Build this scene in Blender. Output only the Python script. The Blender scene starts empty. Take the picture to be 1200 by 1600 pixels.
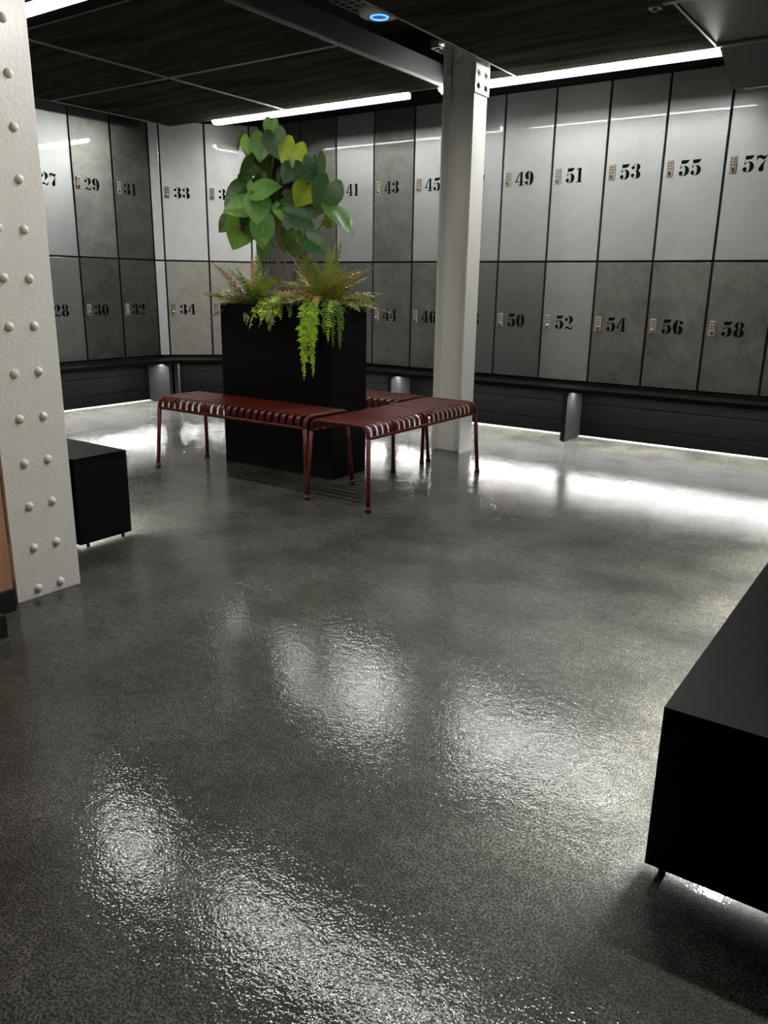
import bpy, bmesh, math, random
from mathutils import Vector, Matrix

# ------------------------------------------------------------------ scene, camera, world, lights
S = bpy.context.scene
COL = S.collection
S.view_settings.view_transform = 'Standard'
S.view_settings.look = 'None'
S.view_settings.exposure = 0.0
S.view_settings.gamma = 1.0
S.view_settings.use_curve_mapping = False
try:
    S.cycles.use_denoising = True
    S.cycles.denoising_input_passes = 'RGB_ALBEDO_NORMAL'
    S.cycles.max_bounces = 8
    S.cycles.caustics_reflective = True
    S.cycles.sample_clamp_indirect = 6.0
    S.cycles.sample_clamp_direct = 0.0
    S.cycles.use_light_tree = True
except Exception:
    pass

EYE = 1.2
TH, PITCH, ROLL, FPX = -.606, .2789, .0164, 1238.4
def camera():
    cd = bpy.data.cameras.new('camera'); cd.sensor_width = 36; cd.sensor_fit = 'AUTO'
    cd.lens = FPX / 1600 * 36; cd.clip_start = .02
    o = bpy.data.objects.new('camera', cd); COL.objects.link(o)
    right = Vector((math.cos(TH), -math.sin(TH), 0)); fwdh = Vector((math.sin(TH), math.cos(TH), 0))
    fwd = fwdh * math.cos(PITCH) - Vector((0, 0, math.sin(PITCH)))
    up = fwdh * math.sin(PITCH) + Vector((0, 0, math.cos(PITCH)))
    cx = right * math.cos(ROLL) + up * math.sin(ROLL)
    cy = -right * math.sin(ROLL) + up * math.cos(ROLL)
    m = Matrix((cx, cy, -fwd)).transposed().to_4x4(); m.translation = (0, 0, EYE)
    o.matrix_world = m
    S.camera = o
camera()

W = bpy.data.worlds.new('world'); S.world = W; W.use_nodes = True
W.node_tree.nodes['Background'].inputs[0].default_value = (.8, .9, 1, 1)
W.node_tree.nodes['Background'].inputs[1].default_value = .004

LAMP_POWER = 88.0       # emission strength of the ceiling lamp diffusers
LAMP_SIDE = 240.0       # the lamp by the right wall
LAMP_FAR = 105.0        # the two lamps along the back wall run brighter
LED_POWER = 470.0        # emission strength of the strips under the benches

# ------------------------------------------------------------------ materials
MATS = {}
def nodes(name):
    m = bpy.data.materials.new(name); m.use_nodes = True
    nt = m.node_tree; b = nt.nodes['Principled BSDF']
    MATS[name] = m
    return m, nt, b
def simple(name, col, rough=.5, metal=0, coat=0, coat_r=.1, spec=.5, bump=0, bscale=60):
    m, nt, b = nodes(name)
    b.inputs['Base Color'].default_value = (*col, 1); b.inputs['Roughness'].default_value = rough
    b.inputs['Metallic'].default_value = metal; b.inputs['Coat Weight'].default_value = coat
    b.inputs['Coat Roughness'].default_value = coat_r; b.inputs['Specular IOR Level'].default_value = spec
    tc = nt.nodes.new('ShaderNodeTexCoord'); n = nt.nodes.new('ShaderNodeTexNoise')
    n.inputs['Scale'].default_value = bscale; n.inputs['Detail'].default_value = 3
    nt.links.new(tc.outputs['Object'], n.inputs['Vector'])
    mr = nt.nodes.new('ShaderNodeMapRange')
    mr.inputs['To Min'].default_value = max(0, rough - .06); mr.inputs['To Max'].default_value = min(1, rough + .06)
    nt.links.new(n.outputs['Fac'], mr.inputs['Value']); nt.links.new(mr.outputs[0], b.inputs['Roughness'])
    if bump:
        bp = nt.nodes.new('ShaderNodeBump'); bp.inputs['Strength'].default_value = bump; bp.inputs['Distance'].default_value = .004
        nt.links.new(n.outputs['Fac'], bp.inputs['Height']); nt.links.new(bp.outputs[0], b.inputs['Normal'])
    return m
def emit(name, col, strength):
    m, nt, b = nodes(name)
    b.inputs['Base Color'].default_value = (.8, .8, .8, 1)
    b.inputs['Emission Color'].default_value = (*col, 1); b.inputs['Emission Strength'].default_value = strength
    return m
def ramp(nt, stops):
    r = nt.nodes.new('ShaderNodeValToRGB'); e = r.color_ramp.elements
    e[0].position, e[0].color = stops[0][0], (*stops[0][1], 1)
    e[1].position, e[1].color = stops[-1][0], (*stops[-1][1], 1)
    for p, c in stops[1:-1]:
        q = e.new(p); q.color = (*c, 1)
    return r
def steel(name, base, rough, mottle=0, tint=(1, 1, 1), coat=.6, coat_r=.035, metal=.8):
    """galvanised sheet: fine vertical brushing, patina clouds where mottle > 0"""
    m, nt, b = nodes(name)
    tc = nt.nodes.new('ShaderNodeTexCoord'); oi = nt.nodes.new('ShaderNodeObjectInfo')
    add = nt.nodes.new('ShaderNodeVectorMath'); add.operation = 'ADD'
    sc = nt.nodes.new('ShaderNodeVectorMath'); sc.operation = 'SCALE'
    cmb = nt.nodes.new('ShaderNodeCombineXYZ')
    for i in range(3): nt.links.new(oi.outputs['Random'], cmb.inputs[i])
    nt.links.new(cmb.outputs[0], sc.inputs[0]); sc.inputs['Scale'].default_value = 37.0
    nt.links.new(tc.outputs['Object'], add.inputs[0]); nt.links.new(sc.outputs[0], add.inputs[1])
    mp = nt.nodes.new('ShaderNodeMapping'); mp.inputs['Scale'].default_value = (1, 1, .22)
    nt.links.new(add.outputs[0], mp.inputs['Vector'])
    brush = nt.nodes.new('ShaderNodeTexNoise'); brush.inputs['Scale'].default_value = 90; brush.inputs['Detail'].default_value = 4
    nt.links.new(mp.outputs[0], brush.inputs['Vector'])
    cloud = nt.nodes.new('ShaderNodeTexNoise'); cloud.inputs['Scale'].default_value = 7; cloud.inputs['Detail'].default_value = 8
    cloud.inputs['Roughness'].default_value = .68; cloud.inputs['Distortion'].default_value = .4
    nt.links.new(add.outputs[0], cloud.inputs['Vector'])
    lo = tuple(base * (1 - .12 - .55 * mottle) * t for t in tint); hi = tuple(base * t for t in tint)
    rp = ramp(nt, [(.33, lo), (.66, hi)])
    mix = nt.nodes.new('ShaderNodeMix'); mix.data_type = 'FLOAT'; mix.inputs[0].default_value = .3
    nt.links.new(cloud.outputs['Fac'], mix.inputs[2]); nt.links.new(brush.outputs['Fac'], mix.inputs[3])
    nt.links.new(mix.outputs[0], rp.inputs['Fac']); nt.links.new(rp.outputs[0], b.inputs['Base Color'])
    b.inputs['Metallic'].default_value = metal
    mr = nt.nodes.new('ShaderNodeMapRange'); mr.inputs['To Min'].default_value = rough - .05 - .08 * mottle
    mr.inputs['To Max'].default_value = rough + .06 + .08 * mottle
    nt.links.new(cloud.outputs['Fac'], mr.inputs['Value']); nt.links.new(mr.outputs[0], b.inputs['Roughness'])
    bp = nt.nodes.new('ShaderNodeBump'); bp.inputs['Strength'].default_value = .05 + .1 * mottle; bp.inputs['Distance'].default_value = .002
    nt.links.new(brush.outputs['Fac'], bp.inputs['Height']); nt.links.new(bp.outputs[0], b.inputs['Normal'])
    b.inputs['Coat Weight'].default_value = coat; b.inputs['Coat Roughness'].default_value = coat_r
    return m

steel('steel_mid', .42, .42, 0, (.95, 1, .985))
steel('steel_clean', .57, .42, 0, (.95, 1, .985))
steel('steel_lit', .85, .40, 0, (.98, 1, .985), metal=.35)  # clean steel with lamp light on the angled corner wall put into its colour
steel('steel_grey', .24, .44, .1, (.95, 1, .96))
steel('steel_patina', .29, .42, .6, (.96, 1, .90))
steel('steel_dark_patina', .14, .42, .6, (.98, 1, .92))
steel('steel_warm', .66, .34, .25, (1, .96, .87), metal=.6)
simple('locker_carcass', (.006, .006, .006), .6)
simple('stencil_paint', (.003, .003, .003), .8, 0, 0, .1, .1)
simple('lock_beige', (.45, .40, .32), .35, .25, .3)
simple('lock_button', (.10, .09, .07), .4, .3)
simple('chrome', (.75, .73, .70), .15, 1)
simple('dark_slot', (.004, .004, .004), .7)
simple('bench_black', (.0025, .0025, .0021), .45, 0, 0, .2, .10)
simple('panel_grey', (.0009, .0009, .00085), .55, 0, 0, .3, .035)
simple('end_grey', (.010, .010, .0097), .45, 0, 0, .2, .15)
simple('box_black', (.0025, .0025, .0025), .6, 0, 0, .1, .15)
simple('planter_black', (.0022, .0024, .0018), .6, 0, 0, .2, .12)
simple('soil', (.02, .013, .008), .95, bump=1, bscale=80)
simple('white_paint', (.79, .78, .725), .38, 0, .25, .2, bump=.35, bscale=70)
simple('strip_white', (.85, .85, .83), .5)
simple('red_powder', (.066, .0068, .0035), .40, 0, 0, .25, .22, bump=.05, bscale=500)
simple('red_foot', (.04, .005, .003), .55)
simple('frame_alu', (.13, .13, .12), .5, .2)
simple('cassette_side', (.075, .084, .084), .35, .2)
simple('plenum', (.006, .006, .006), .8)
simple('lamp_housing', (.03, .03, .03), .4, .3)
simple('duct_grey', (.10, .11, .10), .5, .2)
simple('conduit', (.20, .20, .19), .35, .7)
simple('tray_grey', (.26, .26, .25), .45, .3)
simple('disc_white', (.55, .55, .53), .4)
simple('baseboard_black', (.012, .011, .010), .4)
simple('wall_dark', (.02, .02, .019), .6)
simple('bark', (.16, .095, .05), .8, bump=.8, bscale=90)
simple('stem_green', (.10, .085, .03), .6)
emit('lamp_light', (1, .985, .945), LAMP_POWER)
emit('lamp_light_bright', (1, .985, .945), LAMP_FAR)
emit('lamp_light_side', (1, .975, .92), LAMP_SIDE)
emit('led_light', (1, .985, .95), LED_POWER)
emit('blue_ring', (.03, .17, 1.0), 5.0)

def wood_mat():
    m, nt, b = nodes('wood')
    tc = nt.nodes.new('ShaderNodeTexCoord'); mp = nt.nodes.new('ShaderNodeMapping'); mp.inputs['Scale'].default_value = (14, 14, 1.2)
    n = nt.nodes.new('ShaderNodeTexNoise'); n.inputs['Scale'].default_value = 4; n.inputs['Detail'].default_value = 6
    nt.links.new(tc.outputs['Object'], mp.inputs[0]); nt.links.new(mp.outputs[0], n.inputs[0])
    r = ramp(nt, [(.3, (.36, .19, .10)), (.7, (.50, .29, .17))])
    nt.links.new(n.outputs['Fac'], r.inputs[0]); nt.links.new(r.outputs[0], b.inputs['Base Color']); b.inputs['Roughness'].default_value = .5
wood_mat()

def ceiling_mat():
    m, nt, b = nodes('ceiling_panel')
    tc = nt.nodes.new('ShaderNodeTexCoord'); mp = nt.nodes.new('ShaderNodeMapping'); mp.inputs['Scale'].default_value = (.5, 4, 1)
    n = nt.nodes.new('ShaderNodeTexNoise'); n.inputs['Scale'].default_value = 2.2; n.inputs['Detail'].default_value = 5
    nt.links.new(tc.outputs['Object'], mp.inputs[0]); nt.links.new(mp.outputs[0], n.inputs[0])
    r = ramp(nt, [(.32, (.020, .020, .0165)), (.7, (.062, .061, .050))])
    nt.links.new(n.outputs['Fac'], r.inputs[0]); nt.links.new(r.outputs[0], b.inputs['Base Color'])
    b.inputs['Roughness'].default_value = .6; b.inputs['Specular IOR Level'].default_value = 0
ceiling_mat()

def floor_mat():
    """sealed dark concrete with an orange-peel clear finish"""
    m, nt, b = nodes('floor_concrete')
    tc = nt.nodes.new('ShaderNodeTexCoord')
    big = nt.nodes.new('ShaderNodeTexNoise'); big.inputs['Scale'].default_value = 2.6; big.inputs['Detail'].default_value = 7; big.inputs['Roughness'].default_value = .6
    fine = nt.nodes.new('ShaderNodeTexNoise'); fine.inputs['Scale'].default_value = 190; fine.inputs['Detail'].default_value = 2.5
    peel = nt.nodes.new('ShaderNodeTexNoise'); peel.inputs['Scale'].default_value = 160; peel.inputs['Detail'].default_value = 1.2
    wav = nt.nodes.new('ShaderNodeTexNoise'); wav.inputs['Scale'].default_value = 36; wav.inputs['Detail'].default_value = 2
    for n in (big, fine, peel, wav): nt.links.new(tc.outputs['Object'], n.inputs['Vector'])
    r1 = ramp(nt, [(.34, (.023, .0235, .020)), (.66, (.072, .0725, .063))])
    r2 = ramp(nt, [(.42, (.28, .28, .27)), (.60, (1.75, 1.75, 1.71))])
    nt.links.new(big.outputs['Fac'], r1.inputs[0]); nt.links.new(fine.outputs['Fac'], r2.inputs[0])
    mx = nt.nodes.new('ShaderNodeMix'); mx.data_type = 'RGBA'; mx.blend_type = 'MULTIPLY'; mx.inputs[0].default_value = 1
    nt.links.new(r1.outputs[0], mx.inputs[6]); nt.links.new(r2.outputs[0], mx.inputs[7])
    mid = nt.nodes.new('ShaderNodeTexNoise'); mid.inputs['Scale'].default_value = 34; mid.inputs['Detail'].default_value = 5; mid.inputs['Roughness'].default_value = .7
    nt.links.new(tc.outputs['Object'], mid.inputs['Vector'])
    r3 = ramp(nt, [(.36, (.62, .62, .61)), (.64, (1.3, 1.3, 1.29))]); nt.links.new(mid.outputs['Fac'], r3.inputs[0])
    my = nt.nodes.new('ShaderNodeMix'); my.data_type = 'RGBA'; my.blend_type = 'MULTIPLY'; my.inputs[0].default_value = 1
    nt.links.new(mx.outputs[2], my.inputs[6]); nt.links.new(r3.outputs[0], my.inputs[7])
    nt.links.new(my.outputs[2], b.inputs['Base Color'])
    b.inputs['Roughness'].default_value = .55; b.inputs['Specular IOR Level'].default_value = .15
    b1 = nt.nodes.new('ShaderNodeBump'); b1.inputs['Strength'].default_value = .5; b1.inputs['Distance'].default_value = .00095
    nt.links.new(peel.outputs['Fac'], b1.inputs['Height'])
    b2 = nt.nodes.new('ShaderNodeBump'); b2.inputs['Strength'].default_value = .3; b2.inputs['Distance'].default_value = .003
    nt.links.new(wav.outputs['Fac'], b2.inputs['Height']); nt.links.new(b1.outputs[0], b2.inputs['Normal'])
    nt.links.new(b2.outputs[0], b.inputs['Coat Normal']); nt.links.new(b1.outputs[0], b.inputs['Normal'])
    b.inputs['Coat Weight'].default_value = .85; b.inputs['Coat Roughness'].default_value = .045; b.inputs['Coat IOR'].default_value = 1.36
floor_mat()

def leaf_mat(name, col, back, trans=.35):
    m, nt, b = nodes(name)
    tc = nt.nodes.new('ShaderNodeTexCoord'); n = nt.nodes.new('ShaderNodeTexNoise'); n.inputs['Scale'].default_value = 25; n.inputs['Detail'].default_value = 3
    nt.links.new(tc.outputs['Object'], n.inputs[0])
    r = ramp(nt, [(.3, tuple(c * .7 for c in col)), (.7, tuple(min(1, c * 1.25) for c in col))])
    nt.links.new(n.outputs['Fac'], r.inputs[0]); nt.links.new(r.outputs[0], b.inputs['Base Color'])
    b.inputs['Roughness'].default_value = .42
    tr = nt.nodes.new('ShaderNodeBsdfTranslucent'); tr.inputs[0].default_value = (*back, 1)
    mx = nt.nodes.new('ShaderNodeMixShader'); mx.inputs[0].default_value = trans
    out = nt.nodes['Material Output']
    nt.links.new(b.outputs[0], mx.inputs[1]); nt.links.new(tr.outputs[0], mx.inputs[2]); nt.links.new(mx.outputs[0], out.inputs['Surface'])
    return m
leaf_mat('leaf_bright', (.17, .36, .085), (.30, .48, .06), .3)
leaf_mat('leaf_mid', (.08, .20, .045), (.18, .32, .03), .3)
leaf_mat('leaf_dark', (.028, .085, .028), (.07, .12, .015), .25)
leaf_mat('leaf_olive', (.050, .085, .016), (.12, .15, .012), .35)
leaf_mat('leaf_yellow', (.22, .34, .03), (.45, .55, .04), .5)
leaf_mat('vein', (.30, .42, .16), (.3, .4, .1), .2)
leaf_mat('fern_lime', (.42, .66, .05), (.45, .65, .04), .3)
leaf_mat('fern_green', (.13, .24, .04), (.2, .28, .02), .3)
leaf_mat('fern_brown', (.36, .22, .06), (.38, .22, .04), .3)
leaf_mat('fern_olive', (.23, .23, .045), (.28, .26, .03), .3)

# ------------------------------------------------------------------ mesh helpers
def obj(name, bm, mat, parent=None, smooth=False, loc=None, rot=None):
    me = bpy.data.meshes.new(name); bm.normal_update(); bm.to_mesh(me); bm.free()
    mats = mat if isinstance(mat, (list, tuple)) else [mat]
    for k in mats: me.materials.append(MATS[k])
    if smooth:
        for p in me.polygons: p.use_smooth = True
    o = bpy.data.objects.new(name, me); COL.objects.link(o)
    if parent: o.parent = parent
    if loc: o.location = loc
    if rot: o.rotation_euler = rot
    return o
def tag(o, label, cat, group=None):
    o['label'] = label; o['category'] = cat
    if group: o['group'] = group
    return o
def thing(name, label, cat, loc=(0, 0, 0), rz=0, group=None):
    o = bpy.data.objects.new(name, None); COL.objects.link(o); o.empty_display_size = .1
    o.location = loc; o.rotation_euler = (0, 0, rz)
    return tag(o, label, cat, group)
def struct(name, bm, mat):
    o = obj(name, bm, mat); o['kind'] = 'structure'; return o
def box(bm, x0, x1, y0, y1, z0, z1, bev=0, mi=0):
    vs = [bm.verts.new((x, y, z)) for x in (x0, x1) for y in (y0, y1) for z in (z0, z1)]
    f = [(0, 1, 3, 2), (4, 6, 7, 5), (0, 4, 5, 1), (2, 3, 7, 6), (0, 2, 6, 4), (1, 5, 7, 3)]
    fs = [bm.faces.new([vs[i] for i in q]) for q in f]
    for q in fs: q.material_index = mi
    if bev:
        bmesh.ops.bevel(bm, geom=list({e for q in fs for e in q.edges}), offset=bev, segments=2, profile=.5, affect='EDGES')
    return bm
def B(*a, **k): return box(bmesh.new(), *a, **k)
def tube(bm, pts, r, n=10, cap=True):
    pts = [Vector(p) for p in pts]; rs = r if isinstance(r, (list, tuple)) else [r] * len(pts)
    rings = []; prev = None
    for i, p in enumerate(pts):
        a = pts[max(0, i - 1)]; c = pts[min(len(pts) - 1, i + 1)]
        t = (c - a).normalized()
        if prev is None:
            u = t.orthogonal().normalized()
        else:
            u = (prev - t * prev.dot(t)).normalized()
        prev = u; v = t.cross(u)
        rings.append([bm.verts.new(p + (u * math.cos(2 * math.pi * k / n) + v * math.sin(2 * math.pi * k / n)) * rs[i]) for k in range(n)])
    for a, c in zip(rings, rings[1:]):
        for k in range(n): bm.faces.new((a[k], a[(k + 1) % n], c[(k + 1) % n], c[k]))
    if cap:
        bm.faces.new(rings[0][::-1]); bm.faces.new(rings[-1])
    return bm
def fillet(pts, r, n=6):
    """polyline with rounded corners"""
    pts = [Vector(p) for p in pts]; out = [pts[0]]
    for a, b, c in zip(pts, pts[1:], pts[2:]):
        d1 = (a - b).normalized(); d2 = (c - b).normalized()
        p1 = b + d1 * r; p2 = b + d2 * r
        for i in range(n + 1):
            t = i / n
            out.append(p1 * (1 - t) ** 2 + b * 2 * t * (1 - t) + p2 * t * t)
    out.append(pts[-1]); return out
def ribbon(bm, pts, across, w, th):
    """closed band of rectangular section (rounded edge) swept along pts; across = unit vector of the width"""
    pts = [Vector(p) for p in pts]; across = Vector(across); prof = []
    for k in range(12):
        a = 2 * math.pi * k / 12
        prof.append((math.copysign(abs(math.cos(a)) ** .5, math.cos(a)) * w / 2, math.copysign(abs(math.sin(a)) ** .8, math.sin(a)) * th / 2))
    rings = []
    for i, p in enumerate(pts):
        t = (pts[min(len(pts) - 1, i + 1)] - pts[max(0, i - 1)]).normalized(); nrm = t.cross(across).normalized()
        rings.append([bm.verts.new(p + across * a + nrm * b_) for a, b_ in prof])
    for a, c in zip(rings, rings[1:]):
        for k in range(12): bm.faces.new((a[k], a[(k + 1) % 12], c[(k + 1) % 12], c[k]))
    bm.faces.new(rings[0][::-1]); bm.faces.new(rings[-1])
    return bm
def disc(bm, c, axis, r, h, n=16, r2=None):
    c = Vector(c); axis = Vector(axis).normalized()
    tube(bm, [c, c + axis * h], [r, r if r2 is None else r2], n)
    return bm
def dome(bm, c, axis, r, h, n=12, m=5):
    c = Vector(c); axis = Vector(axis).normalized()
    pts = [c + axis * (h * math.sin(math.pi / 2 * i / m)) for i in range(m)] + [c + axis * h]
    tube(bm, pts, [r * math.cos(math.pi / 2 * i / m) for i in range(m)] + [r * .04], n)
    return bm
def prism(bm, poly, f, y0, y1):
    """extrude a 2-D polygon; f maps (u, v, y) to 3-D"""
    a = [bm.verts.new(f(u, v, y0)) for u, v in poly]; c = [bm.verts.new(f(u, v, y1)) for u, v in poly]
    n = len(poly)
    fa = bm.faces.new(a); fc = bm.faces.new(c[::-1])
    for i in range(n): bm.faces.new((a[i], c[i], c[(i + 1) % n], a[(i + 1) % n]))
    fa.normal_update(); fc.normal_update()
    bmesh.ops.triangulate(bm, faces=[fa, fc])
    return bm

# ------------------------------------------------------------------ the setting
YC, XA = 6.364, -6.755            # faces of the back lockers and of the left lockers
CORN_A, CORN_C = (-6.755, 5.582), (-6.004, 6.364)
ZB, ZM, ZT, LW = .452, 1.405, 2.706, .438
CEIL = 2.6
bm = bmesh.new(); box(bm, -7.6, 2.2, -2.6, 7.4, -.1, 0)
struct('floor', bm, 'floor_concrete')
struct('ceiling', B(-7.6, 2.2, -2.6, 7.4, 3.3, 3.4), 'plenum')
struct('wall_back', B(-7.6, 2.2, 6.90, 7.0, 0, 3.3), 'plenum')
struct('wall_left', B(-7.45, -7.35, -2.6, 6.9, 0, 3.3), 'plenum')
struct('wall_right', B(0.06, .16, 1.75, 6.9, 0, 3.3), 'wall_dark')
struct('wall_front', B(-7.6, 2.2, -2.6, -2.5, 0, 3.3), 'wall_dark')
struct('wall_side', B(2.1, 2.2, -2.5, 6.9, 0, 3.3), 'wall_dark')
# fascia above the lockers, black
bm = bmesh.new(); box(bm, CORN_C[0], .06, YC + .01, YC + .05, ZT + .002, 3.3)
struct('trim_1', bm, 'plenum')
bm = bmesh.new(); box(bm, XA - .05, XA - .01, 2.02, CORN_A[1], ZT + .002, 3.3)
struct('trim_2', bm, 'plenum')
# left return: steel cladding of the left wall where no locker shows, and the dark bank behind the riveted column
struct('wall_return', B(XA - .12, XA, 2.0, 3.83 - .006, 0.0, ZT), 'steel_grey')
struct('wall_partition', B(-7.3, -3.16, 1.62, 2.02, 0, 3.3), 'wall_dark')
struct('wall_pier', B(-3.4, -2.72, 1.25, 1.49, .085, 3.3), 'wood')
struct('wall_pier_front', B(-3.4, -2.545, -.6, 1.325, .085, 3.3), 'wood')
struct('baseboard_left', B(-3.4, -2.705, 1.25, 1.485, 0, .085), 'baseboard_black')
struct('baseboard_front', B(-3.4, -2.515, -.6, 1.34, 0, .08), 'baseboard_black')

# ------------------------------------------------------------------ stencil digits (height 100)
def arc(cx, cy, rx, ry, a0, a1, n=14):
    return [(cx + rx * math.cos(math.radians(a0 + (a1 - a0) * i / n)), cy + ry * math.sin(math.radians(a0 + (a1 - a0) * i / n))) for i in range(n + 1)]
def flip180(polys, w): return [[(w - x, 100 - y) for x, y in p] for p in polys]
DIG = {}
DIG['0'] = (72, [arc(33, 50, 33, 51, 90, 270) + arc(33, 50, 5, 44, 270, 90), arc(39, 50, 33, 51, -90, 90) + arc(39, 50, 5, 44, 90, -90)])
DIG['1'] = (56, [[(5, 0), (53, 0), (53, 4), (43, 8), (43, 100), (34, 100), (5, 93), (5, 88), (19, 88), (19, 8), (5, 4)]])
DIG['2'] = (72, [arc(14, 73, 12, 13, 0, 360)[:-1],
                 [(20, 95), (30, 100)] + arc(38, 73, 30, 27, 88, -40) + [(48, 44), (30, 28), (10, 14), (8, 8), (20, 18), (34, 32), (38, 50), (40, 70), (37, 88), (30, 96)],
                 [(3, 0), (8, 10), (20, 20), (32, 20), (46, 10), (58, 12), (64, 28), (69, 28), (66, 8), (56, -2), (44, -1), (30, 6), (16, 6), (10, 0)]])
DIG['3'] = (72, [arc(15, 75, 12, 12, 0, 360)[:-1], arc(15, 24, 13, 13, 0, 360)[:-1], [(14, 88), (24, 98), (34, 100), (34, 97), (24, 93)], [(12, 10), (22, 1), (34, -1), (34, 3), (24, 5)],
                 [(40, 100)] + arc(40, 77, 26, 23, 88, -60) + [(58, 52)] + arc(40, 26, 31, 27, 50, -88) + [(40, 3), (40, 48), (28, 51), (28, 54), (40, 56), (40, 96)]])
DIG['4'] = (74, [[(36, 99), (2, 32), (2, 24), (33, 24), (33, 31), (12, 31), (36, 80)],
                 [(40, 100), (60, 100), (60, 24), (72, 24), (72, 31), (60, 31), (60, 8), (70, 5), (70, 0), (28, 0), (28, 5), (40, 8)]])
DIG['5'] = (72, [[(13, 100), (66, 102), (62, 90), (50, 78), (13, 76)], [(9, 46), (13, 46), (24, 60), (22, 64), (12, 56), (12, 70), (9, 70)], arc(15, 18, 13, 14, 0, 360)[:-1],
                 [(26, 62), (38, 65)] + arc(38, 32, 32, 33, 88, -90) + [(30, 0), (36, 5), (42, 16), (43, 32), (42, 48), (38, 58)], [(14, 4), (24, -1), (30, -1), (28, 4), (20, 6)]])
DIG['6'] = (74, [arc(34, 50, 33, 51, 90, 270) + [(34, 3), (31, 20), (30, 50), (31, 80), (34, 97)], arc(58, 81, 13, 13, 0, 360)[:-1], [(38, 100), (54, 97), (50, 93), (38, 97)],
                 [(40, 58), (44, 60)] + arc(44, 29, 29, 31, 85, -90) + [(40, -2), (40, 4), (44, 28), (40, 50)]])
DIG['7'] = (70, [[(4, 68), (5, 100), (10, 100), (14, 95), (26, 101), (38, 96), (52, 92), (66, 100), (67, 94), (58, 76), (46, 70), (30, 80), (18, 82), (10, 74), (8, 68)],
                 [(60, 72), (63, 70), (54, 48), (52, 30), (54, 12), (48, 0), (32, -2), (22, 6), (22, 20), (32, 38), (48, 56)]])
DIG['8'] = (74, [[(33, 101)] + arc(33, 77, 27, 24, 92, 240) + arc(33, 26, 32, 28, 120, 268) + [(33, 4), (28, 26), (32, 48), (33, 54), (28, 77), (33, 97)],
                 [(40, 101)] + arc(40, 77, 27, 24, 88, -60) + arc(40, 26, 32, 28, 60, -88) + [(40, 4), (45, 26), (41, 48), (40, 54), (45, 77), (40, 97)]])
DIG['9'] = (74, flip180(DIG['6'][1], 74))
def number_mesh(s, u0, z0, h):
    """stencilled number on a door: raised only as far as a coat of paint"""
    bm = bmesh.new(); u = u0; k = h / 100
    for ch in s:
        w, polys = DIG[ch]
        for p in polys:
            prism(bm, p, lambda a, b, y, u=u: Vector((u + a * k, y, z0 + b * k)), 0.0, -.0008)
        u += (w + 6) * k
    return bm

# ------------------------------------------------------------------ lockers
def lock(parent, u, z):
    """push-button lock: plate, buttons and turning knob; u, z = lower left corner"""
    l = obj('lock', B(u, u + .048, -.010, 0, z, z + .112, bev=.003), 'lock_beige', parent, loc=(0, -.004, 0))
    l['label'] = 'beige metal push-button lock'
    bm = bmesh.new()
    for i in range(3):
        for j in range(2): disc(bm, (u + .014 + .020 * j, -.010, z + .054 + .020 * i), (0, -1, 0), .0062, .003, 8)
    obj('button_pad', bm, 'lock_button', l)
    bm = bmesh.new(); disc(bm, (u + .024, -.010, z + .024), (0, -1, 0), .0145, .014, 14, .012); box(bm, u + .021, u + .027, -.029, -.022, z + .012, z + .036, .001)
    obj('knob', bm, 'chrome', l, True)
def locker(num, origin, rz, k, label, mat):
    up = num % 2 == 1
    z0, z1 = (ZM, ZT) if up else (ZB, ZM)
    ca, sa = math.cos(rz), math.sin(rz); x = k
    t = thing('locker', label, 'locker', (origin[0] + ca * x, origin[1] + sa * x, z0), rz, 'upper lockers along the walls' if up else 'lower lockers along the walls')
    h = z1 - z0
    obj('body', B(.001, LW - .001, .014, .46, .001, h - .001), 'locker_carcass', t)
    d = obj('door', B(.009, LW - .009, -.004, .0135, .0085, h - .0085, bev=.0015), mat, t)
    zc = (2.0 if up else .873) - z0
    lock(t, .032, zc - .002)
    n = obj('number', number_mesh(str(num), .120, zc, .106), 'stencil_paint', t, loc=(0, -.004, 0))
    n['label'] = 'black stencilled number %d' % num
    return t
PA, PB = (CORN_A[0], CORN_A[1] - 3 * LW), CORN_A
RA = math.pi / 2; RB = math.atan2(CORN_C[1] - CORN_A[1], CORN_C[0] - CORN_A[0])
MA = {25: 'steel_clean', 26: 'steel_grey', 27: 'steel_mid', 28: 'steel_grey', 29: 'steel_patina', 30: 'steel_dark_patina', 31: 'steel_dark_patina', 32: 'steel_dark_patina',
      33: 'steel_lit', 34: 'steel_warm', 35: 'steel_lit', 36: 'steel_warm', 37: 'steel_grey', 38: 'steel_grey', 39: 'steel_patina', 40: 'steel_grey', 41: 'steel_clean', 42: 'steel_grey',
      43: 'steel_patina', 44: 'steel_patina', 45: 'steel_clean', 46: 'steel_patina', 47: 'steel_clean', 48: 'steel_grey', 49: 'steel_clean', 50: 'steel_grey', 51: 'steel_clean', 52: 'steel_mid',
      53: 'steel_clean', 54: 'steel_patina', 55: 'steel_clean', 56: 'steel_patina', 57: 'steel_clean', 58: 'steel_patina', 59: 'steel_clean', 60: 'steel_patina', 61: 'steel_clean', 62: 'steel_grey'}
LOOK = {'steel_clean': 'pale brushed steel', 'steel_mid': 'plain satin steel', 'steel_lit': 'lamp-lit silvery steel', 'steel_grey': 'plain grey steel', 'steel_patina': 'mottled grey steel', 'steel_dark_patina': 'dark mottled steel', 'steel_warm': 'warm-toned shiny steel'}
WHERE = {25: 'behind the riveted column', 27: 'half hidden by the riveted column', 29: 'in the middle of the left wall', 31: 'on the left wall next to the corner',
         33: 'on the angled corner wall, left of the plant', 35: 'on the angled corner wall, partly behind the plant', 37: 'on the back wall, behind the plant leaves', 39: 'on the back wall, just behind the plant'}
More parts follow.
